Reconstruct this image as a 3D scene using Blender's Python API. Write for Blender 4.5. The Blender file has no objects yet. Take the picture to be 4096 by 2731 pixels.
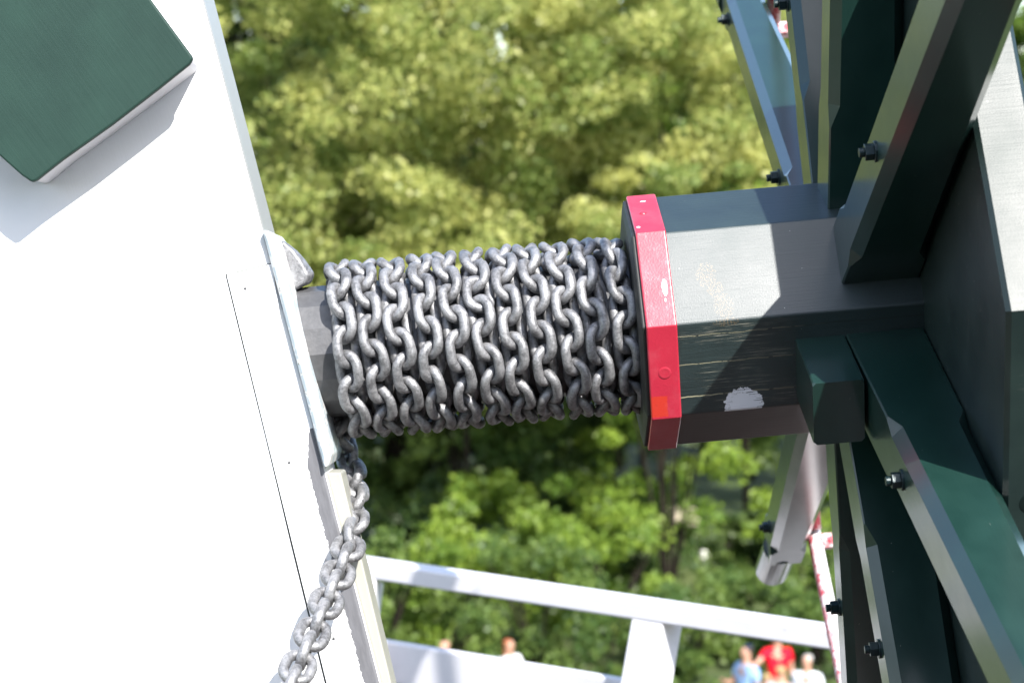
import bpy, bmesh, math, random
import numpy as np
from mathutils import Vector, Matrix
R = math.radians
random.seed(7)
scn = bpy.context.scene
col = scn.collection

# ------------------------------------------------------------------ camera
HC, PITCH = 9.1, R(5.0)
FPX = 9091.0                                   # focal length in photo pixels (4096 wide)
cam = bpy.data.objects.new('camera', bpy.data.cameras.new('camera'))
col.objects.link(cam); scn.camera = cam
cam.location = (0, 0, HC); cam.rotation_euler = (R(90) - PITCH, 0, 0)
cam.data.sensor_width = 36; cam.data.lens = FPX / 4096 * 36
cam.data.clip_start = 0.05; cam.data.clip_end = 2000
cam.data.dof.use_dof = True; cam.data.dof.focus_distance = 3.62; cam.data.dof.aperture_fstop = 5.6
# ------------------------------------------------------------------ light
SUN = Vector((0.33, -0.63, 0.71)).normalized()
el = math.asin(SUN.z); az = math.atan2(SUN.x, SUN.y)
w = bpy.data.worlds.new('World'); scn.world = w; w.use_nodes = True
nt = w.node_tree; bg = nt.nodes['Background']
sky = nt.nodes.new('ShaderNodeTexSky'); sky.sky_type = 'NISHITA'; sky.sun_disc = False
sky.sun_elevation = el; sky.sun_rotation = az; sky.dust_density = 1.0; sky.air_density = 1.0; sky.ozone_density = 1.5
# broken white summer clouds over the clear sky
tcw = nt.nodes.new('ShaderNodeTexCoord'); cn_ = nt.nodes.new('ShaderNodeTexNoise'); cn_.inputs['Scale'].default_value = 2.6; cn_.inputs['Detail'].default_value = 7; cn_.inputs['Roughness'].default_value = .55
mpw = nt.nodes.new('ShaderNodeMapping'); mpw.inputs['Scale'].default_value = (1, 1, 2.2); mpw.inputs['Location'].default_value = (.3, .1, .2)
nt.links.new(tcw.outputs['Generated'], mpw.inputs[0]); nt.links.new(mpw.outputs[0], cn_.inputs['Vector'])
crw = nt.nodes.new('ShaderNodeValToRGB'); crw.color_ramp.elements[0].position = .44; crw.color_ramp.elements[1].position = .62
nt.links.new(cn_.outputs['Fac'], crw.inputs[0])
mxw = nt.nodes.new('ShaderNodeMix'); mxw.data_type = 'RGBA'; mxw.inputs[7].default_value = (7.5, 7.6, 8.2, 1)
mw = nt.nodes.new('ShaderNodeMath'); mw.operation = 'MULTIPLY'; mw.inputs[1].default_value = .8; # the cloud bank stands in the half of the sky behind the viewer
spw = nt.nodes.new('ShaderNodeSeparateXYZ'); nt.links.new(tcw.outputs['Generated'], spw.inputs[0])
rgw = nt.nodes.new('ShaderNodeMapRange'); rgw.inputs[1].default_value = .15; rgw.inputs[2].default_value = -.35; nt.links.new(spw.outputs[1], rgw.inputs[0])
m2w = nt.nodes.new('ShaderNodeMath'); m2w.operation = 'MULTIPLY'; nt.links.new(crw.outputs[0], m2w.inputs[0]); nt.links.new(rgw.outputs[0], m2w.inputs[1])
nt.links.new(m2w.outputs[0], mw.inputs[0])
nt.links.new(mw.outputs[0], mxw.inputs[0]); nt.links.new(sky.outputs[0], mxw.inputs[6]); nt.links.new(mxw.outputs[2], bg.inputs[0]); bg.inputs[1].default_value = 0.15
sun = bpy.data.objects.new('sun', bpy.data.lights.new('sun', 'SUN')); col.objects.link(sun)
sun.data.energy = 4.4; sun.data.angle = R(0.5); sun.data.color = (1, 0.97, 0.92)
sun.rotation_euler = (-SUN).to_track_quat('-Z', 'Y').to_euler()
scn.view_settings.view_transform = 'Standard'; scn.view_settings.look = 'None'
scn.view_settings.exposure = 1.27; scn.view_settings.gamma = 1
scn.render.resolution_x = 1024; scn.render.resolution_y = 682

# ------------------------------------------------------------------ frames
FW = Vector((0, math.cos(PITCH), -math.sin(PITCH))); UP = Vector((0, math.sin(PITCH), math.cos(PITCH)))
CAM = Vector((0, 0, HC)); XR = Vector((1, 0, 0))
def W(X, Y, Z): return CAM + XR * X + UP * Y + FW * Z
def P(px, py, Z): return W((px - 2048) / FPX * Z, (1365.5 - py) / FPX * Z, Z)
def Q(px, py, Z): return P(px * 1.7415, py * 1.7415, Z)      # same, on the 2352 wide view

# windlass frame: axis point, axis direction, toward-viewer, up
O = W(0.010, 0.0116, 3.7468)
_t, _y, PHI = 0.0888, 0.0103, -0.0386
A = (XR * (math.cos(_y) * math.cos(_t)) + UP * math.sin(_t) + FW * (math.sin(_y) * math.cos(_t))).normalized()
N = -FW; N = (N - A * N.dot(A)).normalized(); M_ = UP - A * UP.dot(A); M_ = (M_ - N * M_.dot(N)).normalized()
def U(deg): a = R(deg) + PHI; return N * math.cos(a) + M_ * math.sin(a)
def AX(s, r=0, deg=0, t=0):
    return O + A * s + U(deg) * r + U(deg + 90) * t

# ------------------------------------------------------------------ materials
def mat(name):
    m = bpy.data.materials.new(name); m.use_nodes = True
    return m, m.node_tree, m.node_tree.nodes['Principled BSDF']
def node(nt, typ, **k):
    n = nt.nodes.new(typ)
    for a, b in k.items():
        if a.startswith('i_'):
            key = a[2:]; key = int(key) if key.isdigit() else key
            n.inputs[key].default_value = b
        else: setattr(n, a, b)
    return n
def L(nt, a, b): nt.links.new(a, b)
def coords(nt, uv=True, scale=(1, 1, 1)):
    tc = node(nt, 'ShaderNodeTexCoord'); mp = node(nt, 'ShaderNodeMapping'); mp.inputs['Scale'].default_value = scale
    L(nt, tc.outputs['UV' if uv else 'Object'], mp.inputs[0]); return mp.outputs[0]
def noise(nt, vec, scale, detail=4, rough=.55):
    n = node(nt, 'ShaderNodeTexNoise', i_Scale=scale, i_Detail=detail, i_Roughness=rough); L(nt, vec, n.inputs['Vector']); return n.outputs['Fac']
def ramp(nt, fac, p0, p1, c0=(0, 0, 0, 1), c1=(1, 1, 1, 1)):
    r = node(nt, 'ShaderNodeValToRGB'); L(nt, fac, r.inputs[0])
    e = r.color_ramp.elements; e[0].position = p0; e[1].position = p1; e[0].color = c0; e[1].color = c1
    return r.outputs[0]
def mix(nt, fac, a, b):
    n = node(nt, 'ShaderNodeMix', data_type='RGBA')
    if hasattr(fac, 'links'): L(nt, fac, n.inputs[0])
    else: n.inputs[0].default_value = fac
    for v, i in ((a, 6), (b, 7)):
        if hasattr(v, 'links'): L(nt, v, n.inputs[i])
        else: n.inputs[i].default_value = (*v, 1) if len(v) == 3 else v
    return n.outputs[2]
def math_(nt, op, a, b=None, clamp=False):
    n = node(nt, 'ShaderNodeMath', operation=op); n.use_clamp = clamp
    for v, i in ((a, 0), (b, 1)):
        if v is None: continue
        if hasattr(v, 'links'): L(nt, v, n.inputs[i])
        else: n.inputs[i].default_value = v
    return n.outputs[0]
def bump(nt, bs, h, strength, dist=.002, prev=None):
    b = node(nt, 'ShaderNodeBump', i_Strength=strength, i_Distance=dist); L(nt, h, b.inputs['Height'])
    if prev: L(nt, prev, b.inputs['Normal'])
    L(nt, b.outputs[0], bs.inputs['Normal']); return b.outputs[0]
def blob(nt, u0, v0, ru, rv, wob=.35, sc=60):
    """mask 0..1 of an uneven elliptical patch on the UV map (metres)"""
    c = coords(nt); sx = node(nt, 'ShaderNodeSeparateXYZ'); L(nt, c, sx.inputs[0])
    du = math_(nt, 'DIVIDE', math_(nt, 'SUBTRACT', sx.outputs[0], u0), ru)
    dv = math_(nt, 'DIVIDE', math_(nt, 'SUBTRACT', sx.outputs[1], v0), rv)
    d = math_(nt, 'ADD', math_(nt, 'MULTIPLY', du, du), math_(nt, 'MULTIPLY', dv, dv))
    d = math_(nt, 'ADD', d, math_(nt, 'MULTIPLY', math_(nt, 'SUBTRACT', noise(nt, c, sc, 5, .7), .5), wob * 4))
    return math_(nt, 'LESS_THAN', d, 1.0)

def paint(name, base, base2, rough=.34, grain=.35, gs=(260, 7, 1), speck=.0, scratches=0, coat=0.0, spec=.5):
    m, nt, b = mat(name)
    g = coords(nt, scale=gs); gr = noise(nt, g, 1.0, 5, .6)
    c = coords(nt); big = noise(nt, c, 9, 4); fine = noise(nt, c, 420, 2)
    colr = mix(nt, ramp(nt, big, .35, .7), base, base2)
    if speck:
        v = node(nt, 'ShaderNodeTexVoronoi', i_Scale=38.0); L(nt, c, v.inputs['Vector'])
        sm = math_(nt, 'LESS_THAN', v.outputs['Distance'], speck)
        colr = mix(nt, sm, colr, (.55, .57, .5))
    if scratches:
        sg = coords(nt, scale=(190, 5, 1)); s = noise(nt, sg, 1.0, 6, .75); s2 = noise(nt, c, 14, 3)
        sm = math_(nt, 'MULTIPLY', ramp(nt, s, .60, .66), ramp(nt, s2, .42, .62))
        colr = mix(nt, math_(nt, 'MULTIPLY', sm, scratches), colr, (.42, .40, .34))
    L(nt, colr, b.inputs['Base Color'])
    rr = math_(nt, 'ADD', math_(nt, 'MULTIPLY', big, .18), rough - .09); L(nt, rr, b.inputs['Roughness'])
    h = math_(nt, 'ADD', math_(nt, 'MULTIPLY', gr, .8), math_(nt, 'MULTIPLY', fine, .25))
    bump(nt, b, h, grain, .0016)
    b.inputs['Specular IOR Level'].default_value = spec
    b.inputs['Coat Weight'].default_value = coat; b.inputs['Coat Roughness'].default_value = .16
    return m
def plain(name, colr, rough=.6, metal=0, bs=0, sc=60, var=.15):
    m, nt, b = mat(name); c = coords(nt, uv=False); n = noise(nt, c, sc, 5)
    c2 = tuple(x * (1 - var) for x in colr)
    L(nt, mix(nt, n, c2, colr), b.inputs['Base Color'])
    b.inputs['Roughness'].default_value = rough; b.inputs['Metallic'].default_value = metal
    if rough > .75: b.inputs['Specular IOR Level'].default_value = .1
    if bs: bump(nt, b, n, bs, .002)
    return m

GREEN, GREEN2 = (.007, .026, .021), (.011, .036, .029)
M_spoke = paint('green_gloss_paint', GREEN, GREEN2, .36, .22, speck=.02, coat=.8, spec=.3)
M_hub = paint('hub_green_paint', (.008, .019, .020), (.012, .028, .028), .49, .42, gs=(230, 9, 1), speck=.022, coat=.25, spec=1.0)
M_plate = paint('plate_green_paint', (.007, .016, .015), (.011, .024, .021), .42, .25, speck=.03, scratches=.25)
M_block = paint('block_green_paint', (.011, .032, .025), (.015, .042, .032), .62, .25, gs=(5, 150, 1), scratches=.0, spec=.25)

def hub_marks(m):
    nt = m.node_tree; b = nt.nodes['Principled BSDF']
    colr = b.inputs['Base Color'].links[0].from_socket
    c = coords(nt); sx = node(nt, 'ShaderNodeSeparateXYZ'); L(nt, c, sx.inputs[0])
    side = .157
    # weathered scratches on the face below the front edge
    face = math_(nt, 'MULTIPLY', math_(nt, 'GREATER_THAN', sx.outputs[0], side * 2.02), math_(nt, 'LESS_THAN', sx.outputs[0], side * 2.98))
    sg = coords(nt, scale=(330, 9, 1)); s = noise(nt, sg, 1.0, 6, .8); s2 = noise(nt, coords(nt, scale=(26, 10, 1)), 1.0, 3)
    near = math_(nt, 'SUBTRACT', 1.0, math_(nt, 'MULTIPLY', math_(nt, 'SUBTRACT', sx.outputs[1], .25), 4.2), True)
    sm = math_(nt, 'MULTIPLY', math_(nt, 'MULTIPLY', ramp(nt, s, .53, .63), ramp(nt, s2, .45, .60)), face)
    sm = math_(nt, 'MULTIPLY', sm, near)
    colr = mix(nt, math_(nt, 'MULTIPLY', sm, .8), colr, (.46, .43, .34))
    # long open cracks
    for u0, wv in ((2.13, .0006), (2.44, .0007), (2.80, .0010)):
        wob = math_(nt, 'MULTIPLY', math_(nt, 'SUBTRACT', noise(nt, coords(nt, scale=(1, 16, 1)), 1.0, 3), .5), .012)
        d = math_(nt, 'ABSOLUTE', math_(nt, 'SUBTRACT', math_(nt, 'ADD', sx.outputs[0], wob), side * u0))
        k = math_(nt, 'LESS_THAN', d, wv)
        brk = ramp(nt, noise(nt, coords(nt, scale=(1, 60, 1)), 1.0, 2), .42, .5)
        colr = mix(nt, k, colr, mix(nt, math_(nt, 'MULTIPLY', brk, near), (.004, .005, .004), (.30, .28, .18)))
    # dried dropping: grains inside an oblong patch
    spk = node(nt, 'ShaderNodeTexVoronoi', i_Scale=520.0); L(nt, c, spk.inputs['Vector'])
    gr = math_(nt, 'LESS_THAN', spk.outputs['Distance'], .36)
    for u0, v0, ru, rv in ((side * 1.50, .300, .022, .016), (side * 1.66, .312, .014, .013), (side * 1.84, .322, .02, .016), (side * 2.01, .322, .008, .02)):
        msk = math_(nt, 'MULTIPLY', blob(nt, u0, v0, ru, rv, .45, 90), gr)
        bc = mix(nt, noise(nt, c, 160, 2), (.20, .15, .08), (.07, .04, .02))
        colr = mix(nt, msk, colr, bc)
    # white paint splash
    streak = math_(nt, 'GREATER_THAN', noise(nt, coords(nt, scale=(520, 22, 1)), 1.0, 5, .7), .44)
    halfm = math_(nt, 'LESS_THAN', sx.outputs[0], side * 3.015)
    colr = mix(nt, math_(nt, 'MULTIPLY', halfm, math_(nt, 'MAXIMUM', math_(nt, 'MULTIPLY', blob(nt, side * 2.97, .345, .034, .031, .45, 70), streak), blob(nt, side * 2.98, .345, .026, .022, .5, 60))), colr, (.75, .76, .80))
    L(nt, colr, b.inputs['Base Color'])
hub_marks(M_hub)

def red_paint():
    m, nt, b = mat('red_band_paint'); c = coords(nt)
    n = noise(nt, c, 25, 4); fine = noise(nt, c, 300, 3)
    colr = mix(nt, n, (.40, .018, .042), (.50, .028, .055))
    side = .160
    sx = node(nt, 'ShaderNodeSeparateXYZ'); L(nt, c, sx.inputs[0]); wv = math_(nt, 'MULTIPLY', math_(nt, 'SUBTRACT', noise(nt, c, 90, 4), .5), .008)
    ru_ = math_(nt, 'LESS_THAN', math_(nt, 'ABSOLUTE', math_(nt, 'SUBTRACT', math_(nt, 'ADD', sx.outputs[0], wv), side * 2.86)), .0185)
    rv_ = math_(nt, 'LESS_THAN', math_(nt, 'ADD', sx.outputs[1], wv), .2235)
    colr = mix(nt, math_(nt, 'MULTIPLY', ru_, rv_), colr, (.52, .036, .022))
    chips = math_(nt, 'GREATER_THAN', noise(nt, c, 95, 5, .75), .665)
    colr = mix(nt, chips, colr, (.16, .05, .05))
    fade = ramp(nt, noise(nt, c, 16, 5, .7), .45, .75)
    colr = mix(nt, math_(nt, 'MULTIPLY', fade, .35), colr, (.55, .13, .16))
    for u0, v0, a, d in ((side * 1.60, .233, .014, .0045), (side * .18, .222, .0022, .005), (side * .86, .204, .0035, .003), (side * 1.73, .232, .0028, .0016)):
        colr = mix(nt, blob(nt, u0, v0, a, d, .3, 160), colr, (.72, .78, .85))
    L(nt, colr, b.inputs['Base Color']); b.inputs['Roughness'].default_value = .33
    b.inputs['Coat Weight'].default_value = .3
    rust = ramp(nt, noise(nt, c, 60, 6, .75), .55, .75)
    bump(nt, b, math_(nt, 'ADD', fine, math_(nt, 'MULTIPLY', rust, .7)), .2, .0010)
    return m
M_red = red_paint()

def galv():
    m, nt, b = mat('galvanised_steel')
    tc = node(nt, 'ShaderNodeTexCoord'); oi = node(nt, 'ShaderNodeObjectInfo')
    va = node(nt, 'ShaderNodeVectorMath', operation='ADD'); L(nt, tc.outputs['Object'], va.inputs[0]); L(nt, oi.outputs['Random'], va.inputs[1])
    c = va.outputs[0]
    n1 = noise(nt, c, 55, 5, .6); n2 = noise(nt, c, 260, 4, .7)
    f = math_(nt, 'ADD', math_(nt, 'MULTIPLY', n1, .6), math_(nt, 'MULTIPLY', n2, .4))
    cr = ramp(nt, f, .38, .62, (.13, .13, .135, 1), (.37, .37, .38, 1)); 
    L(nt, cr, b.inputs['Base Color']); b.inputs['Metallic'].default_value = .55
    L(nt, ramp(nt, n2, .3, .7, (.38, .38, .38, 1), (.62, .62, .62, 1)), b.inputs['Roughness'])
    bump(nt, b, math_(nt, 'ADD', math_(nt, 'MULTIPLY', n1, .6), n2), .55, .0016)
    return m
M_galv = galv()
M_shaft = plain('dark_steel_shaft', (.13, .13, .135), .42, .3, .35, 90, .5)
M_nut = plain('dark_bolt_steel', (.012, .028, .030), .35, .2, .2, 300)
M_blackwood = plain('black_tarred_wood', (.022, .024, .022), .55, 0, .4, 60, .5)

def white_paint(name, edge=False, tint=(.80, .80, .80)):
    m, nt, b = mat(name); c = coords(nt)
    n = noise(nt, c, 12, 5); fine = noise(nt, coords(nt, scale=(300, 14, 1)), 1.0, 4)
    colr = mix(nt, ramp(nt, n, .3, .8), tint, tuple(x * .94 for x in tint))
    spots = math_(nt, 'LESS_THAN', noise(nt, c, 55, 2, .5), .225)
    colr = mix(nt, spots, colr, (.33, .31, .28))
    if edge:   # bare weathered strip along the lower right edge, torn paint border
        sx = node(nt, 'ShaderNodeSeparateXYZ'); L(nt, c, sx.inputs[0])
        wob = math_(nt, 'MULTIPLY', math_(nt, 'SUBTRACT', noise(nt, coords(nt, scale=(60, 110, 1)), 1.0, 6, .7), .5), .012)
        ww = math_(nt, 'ADD', math_(nt, 'MINIMUM', .0255, math_(nt, 'MULTIPLY', math_(nt, 'SUBTRACT', sx.outputs[1], .675), .32)), wob)
        inn = math_(nt, 'LESS_THAN', sx.outputs[0], ww)
        lo = math_(nt, 'GREATER_THAN', math_(nt, 'ADD', sx.outputs[1], math_(nt, 'MULTIPLY', wob, 2.0)), .70)
        g = noise(nt, coords(nt, scale=(140, 20, 1)), 1.0, 5, .7)
        colr = mix(nt, math_(nt, 'MULTIPLY', inn, lo), colr, mix(nt, g, (.075, .075, .08), (.19, .19, .205)))
    L(nt, colr, b.inputs['Base Color']); b.inputs['Roughness'].default_value = .38
    bump(nt, b, math_(nt, 'ADD', fine, noise(nt, c, 90, 4)), .15, .0012)
    return m
M_white = white_paint('white_gloss_paint')
M_whiteedge = white_paint('white_paint_torn_edge', True)
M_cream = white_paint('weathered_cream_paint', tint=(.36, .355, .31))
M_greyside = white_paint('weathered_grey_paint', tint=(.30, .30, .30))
M_bluewhite = white_paint('pale_blue_white_paint', tint=(.50, .58, .62))
def flaking(m):
    nt = m.node_tree; b = nt.nodes['Principled BSDF']; c0 = b.inputs['Base Color'].links[0].from_socket
    c = coords(nt, uv=False); n = noise(nt, c, 34, 6, .7); n2 = noise(nt, c, 70, 6, .75)
    k = mix(nt, ramp(nt, n, .5, .53), c0, (.78, .78, .76)); k = mix(nt, ramp(nt, n2, .60, .63), k, (.16, .15, .11))
    L(nt, k, b.inputs['Base Color'])
flaking(M_bluewhite)
M_rail = white_paint('railing_white_paint', tint=(.62, .61, .64))
M_deck = plain('weathered_deck_boards', (.042, .027, .024), .8, 0, .3, 8, .3)

def redwhite():
    m, nt, b = mat('worn_red_white_paint'); c = coords(nt, uv=False)
    n = noise(nt, c, 38, 6, .75); u = coords(nt); sx = node(nt, 'ShaderNodeSeparateXYZ'); L(nt, u, sx.inputs[0])
    sw = math_(nt, 'SINE', math_(nt, 'ADD', math_(nt, 'MULTIPLY', sx.outputs[0], 60.6), 2.4))
    n = math_(nt, 'ADD', math_(nt, 'MULTIPLY', sw, .13), math_(nt, 'MULTIPLY', n, .6))
    L(nt, mix(nt, ramp(nt, n, .33, .44), (.66, .62, .62), (.42, .05, .07)), b.inputs['Base Color']); b.inputs['Roughness'].default_value = .4
    return m
M_rw = redwhite()

# ------------------------------------------------------------------ object helpers
def tag(o, label=None, cat=None, group=None, kind=None):
    if label: o['label'] = label
    if cat: o['category'] = cat
    if group: o['group'] = group
    if kind: o['kind'] = kind
    return o
WL = {}
def empty(name, loc):
    o = bpy.data.objects.new(name, None); o.empty_display_size = .1; col.objects.link(o); o.location = loc; WL[o.name] = Vector(loc); return o
def mk(name, verts, faces, material, parent=None, uvs=None, smooth=False, origin=None, bevel=0):
    vs = [Vector(v) for v in verts]
    c = Vector(origin) if origin is not None else sum(vs, Vector()) / len(vs)
    me = bpy.data.meshes.new(name); me.from_pydata([v - c for v in vs], [], faces)
    if uvs:
        ul = me.uv_layers.new(name='UVMap'); k = 0
        for f in me.polygons:
            for li in f.loop_indices: ul.data[li].uv = uvs[k]; k += 1
    me.update()
    bm = bmesh.new(); bm.from_mesh(me); bmesh.ops.recalc_face_normals(bm, faces=bm.faces); bm.to_mesh(me); bm.free()
    for m in (material if isinstance(material, (list, tuple)) else [material]): me.materials.append(m)
    if smooth:
        for f in me.polygons: f.use_smooth = True
    o = bpy.data.objects.new(name, me); col.objects.link(o)
    if parent is not None: o.parent = parent; o.location = c - WL[parent.name]
    else: o.location = c
    WL[o.name] = c
    if bevel:
        b = o.modifiers.new('bevel', 'BEVEL'); b.width = bevel; b.segments = 2; b.limit_method = 'ANGLE'; b.angle_limit = R(25)
    return o
def loft(rings, vlen=None, caps=True):
    """rings: list of equal-length point loops -> verts, faces, uvs (metres: u round the section, v along)"""
    n = len(rings[0]); V = [p for r in rings for p in r]; F = []; UV = []
    mx = max(rings, key=lambda r: (r[0] - r[n // 2]).length)
    us = [0]
    for i in range(n): us.append(us[-1] + (mx[(i + 1) % n] - mx[i]).length)
    vl = [0]
    for a, b in zip(rings, rings[1:]): vl.append(vl[-1] + (sum(b, Vector()) / n - sum(a, Vector()) / n).length)
    if vlen: vl = vlen
    for j in range(len(rings) - 1):
        for i in range(n):
            k = (i + 1) % n
            F.append((j * n + i, j * n + k, (j + 1) * n + k, (j + 1) * n + i)); UV += [(us[i], vl[j]), (us[i + 1], vl[j]), (us[i + 1], vl[j + 1]), (us[i], vl[j + 1])]
    if caps:
        for j in (0, len(rings) - 1):
            F.append(tuple(range(j * n, (j + 1) * n)))
            c0 = rings[j][0]; e1 = (rings[j][1] - c0).normalized(); nn = (rings[j][n // 2] - c0); e2 = (nn - e1 * nn.dot(e1)).normalized()
            UV += [((p - c0).dot(e1), (p - c0).dot(e2)) for p in rings[j]]
    return V, F, UV
def tube(pts, rad, n=12):
    rings = []
    for i, p in enumerate(pts):
        d = (pts[min(i + 1, len(pts) - 1)] - pts[max(i - 1, 0)]).normalized()
        a = d.orthogonal().normalized(); b = d.cross(a)
        if i:
            a = (pa - d * pa.dot(d)).normalized(); b = d.cross(a)
        pa = a; r = rad[i] if isinstance(rad, (list, tuple)) else rad
        rings.append([p + a * (r * math.cos(t)) + b * (r * math.sin(t)) for t in [2 * math.pi * k / n for k in range(n)]])
    return loft(rings)
def prism(name, poly, depthvec, material, parent=None, uvf=None, bevel=0):
    """solid from a planar polygon and a thickness vector; UV = planar metres"""
    n = len(poly); V = list(poly) + [p + depthvec for p in poly]
    F = [tuple(range(n)), tuple(range(2 * n - 1, n - 1, -1))] + [(i, i + n, (i + 1) % n + n, (i + 1) % n) for i in range(n)]
    if uvf is None:
        c0 = poly[0]; e1 = (poly[1] - c0).normalized(); nn = depthvec.normalized(); e2 = nn.cross(e1).normalized()
        uvf = lambda p: ((p - c0).dot(e1), (p - c0).dot(e2))
    e = depthvec.normalized(); UV = []
    for k, f in enumerate(F):
        for i in f:
            u, v = uvf(V[i])
            if k > 1: u = 5 + (V[i] - V[0]).dot(e); 
            UV.append((u, v))
    return mk(name, V, F, material, parent, UV, bevel=bevel)
def boxpts(a, b, right, upv, w_, h_):
    """square-section beam between a and b"""
    return [[p + right * (sx * w_ / 2) + upv * (sy * h_ / 2) for sx, sy in ((-1, -1), (1, -1), (1, 1), (-1, 1))] for p in (a, b)]

# ================================================================== SETTING
def ground():
    n = 60; V = []; F = []; S = 700
    xs = np.linspace(-S, S, n)
    for y in xs:
        for x in xs: V.append(Vector((x, y, 0)))
    for j in range(n - 1):
        for i in range(n - 1): F.append((j * n + i, j * n + i + 1, (j + 1) * n + i + 1, (j + 1) * n + i))
    m, nt, b = mat('grass_ground'); c = coords(nt, uv=False)
    a = noise(nt, c, .25, 5); f = noise(nt, c, 6, 6, .7)
    cc = mix(nt, ramp(nt, a, .4, .6), (.045, .075, .018), (.10, .13, .03)); cc = mix(nt, math_(nt, 'MULTIPLY', f, .6), cc, (.035, .045, .02))
    L(nt, cc, b.inputs['Base Color']); b.inputs['Roughness'].default_value = .9; bump(nt, b, f, .8, .05)
    o = mk('ground', V, F, m, origin=(0, 0, 0)); tag(o, kind='structure')
ground()
# platform of the mill that carries the photographer and the tail pole
def deck():
    z = HC - 2.45; V = []; F = []; UV = []; k = 0
    x = -3.2
    while x < 4.2:
        y0, y1 = -3.0, 7.5
        b = len(V)
        for zz in (z - .05, z):
            V += [Vector((x, y0, zz)), Vector((x + .145, y0, zz)), Vector((x + .145, y1, zz)), Vector((x, y1, zz))]
        F += [(b + 4, b + 5, b + 6, b + 7), (b, b + 3, b + 2, b + 1), (b, b + 1, b + 5, b + 4), (b + 1, b + 2, b + 6, b + 5), (b + 2, b + 3, b + 7, b + 6), (b + 3, b, b + 4, b + 7)]
        x += .15
    tag(mk('platform_floor', V, F, M_deck), kind='structure')
deck()

# unseen thatched mill body behind the photographer, added to cut sky light on dark paint
def unseen_mill_wall():
    rings = []
    for z, rr in ((HC - 2.4, 4.9), (HC - .5, 4.5), (HC + 1.2, 4.1), (HC + 2.6, 3.8)):
        rings.append([Vector((rr * math.cos(2 * math.pi * k / 8 + math.pi / 8), -6.6 + rr * math.sin(2 * math.pi * k / 8 + math.pi / 8), z)) for k in range(8)])
    V, F, UV = loft(rings); m = plain('dark_thatch', (.045, .038, .028), .95, 0, .8, 14, .5)
    tag(mk('unseen_mill_wall', V, F, m, None, UV), kind='structure')
unseen_mill_wall()

# ================================================================== TAIL POLE (white)
ZP = 3.60
def edge_x(y): return 465 + .261 * y                       # front right arris on the 2352 view
def qe(y, dx=0, Z=ZP): return Q(edge_x(y) + dx, y, Z)
e_top, e_bot = qe(-200), qe(1900)
edir = (e_bot - e_top).normalized(); e0 = qe(0)
enorm = FW.cross(edir).normalized()
if enorm.dot(XR) > 0: enorm = -enorm
def uv_edge(p): return ((p - e0).dot(enorm), (p - e0).dot(edir))
pole = empty('tail_pole', qe(1900, -400))
tag(pole, 'wide white painted slanting timber that carries the bearing of the chain drum', 'beam')
poly = [qe(-200), qe(1900), Q(-500, 1900, ZP), Q(-500, -200, ZP)]
prism('pole_timber', poly, FW * .19, [M_whiteedge], pole, uv_edge, bevel=.006)
# cover board, 5 mm proud, with its screws
def seam_x(y): return 520 + (y - 630) * .2452
bpoly = [Q(seam_x(632), 632, ZP - .0045), Q(625, 606, ZP - .0045), qe(606, -3, ZP - .0045), qe(900, -3, ZP - .0045), qe(985, -52, ZP - .0045), qe(1900, -58, ZP - .0045), Q(seam_x(1900), 1900, ZP - .0045)]
bpoly.pop(2)
bpoly[2] = qe(900, -30, ZP - .0045)
prism('cover_board', bpoly, FW * .0045, M_white, pole, uv_edge, bevel=.001)
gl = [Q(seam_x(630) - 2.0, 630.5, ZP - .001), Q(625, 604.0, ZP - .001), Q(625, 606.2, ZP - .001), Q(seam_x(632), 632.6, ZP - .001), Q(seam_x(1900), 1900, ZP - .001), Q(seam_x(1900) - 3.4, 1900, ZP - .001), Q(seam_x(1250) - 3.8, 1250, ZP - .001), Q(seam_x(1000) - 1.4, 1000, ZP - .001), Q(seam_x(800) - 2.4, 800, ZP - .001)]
prism('board_gap_shade', gl, FW * .0012, M_blackwood, pole)  # dark strip put in for the shadow line in the seam beside the board
def screw(px, py, par, r=.0055):
    c = Q(px, py, ZP - .0052); V = []; F = []; n = 20
    # dished head with a cross recess
    for rr, d in ((r, .0), (r * .8, -.0009), (r * .3, .0003)):
        V += [c + XR * (rr * math.cos(2 * math.pi * k / n)) + UP * (rr * math.sin(2 * math.pi * k / n)) + FW * d for k in range(n)]
    V.append(c + FW * .0012)
    for j in range(2):
        for i in range(n): F.append((j * n + i, j * n + (i + 1) % n, (j + 1) * n + (i + 1) % n, (j + 1) * n + i))
    for i in range(n): F.append((2 * n + i, 2 * n + (i + 1) % n, 3 * n))
    o = mk('screw', V, F, M_white, par)
    s = r * .45; V = []; F = []
    for a, b_ in ((s, s * .28), (s * .28, s)):
        k = len(V); V += [c + FW * -.0014 + XR * x + UP * y for x, y in ((-a, -b_), (a, -b_), (a, b_), (-a, b_))]; 
        V += [c + FW * .0006 + XR * x + UP * y for x, y in ((-a, -b_), (a, -b_), (a, b_), (-a, b_))]
        F += [(k, k + 1, k + 2, k + 3), (k, k + 4, k + 5, k + 1), (k + 1, k + 5, k + 6, k + 2), (k + 2, k + 6, k + 7, k + 3), (k + 3, k + 7, k + 4, k)]
    mk('cross_recess', V, F, M_shaft, o)
for s in ((563, 663), (664, 1062), (766, 1466)): screw(*s, pole)
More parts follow.
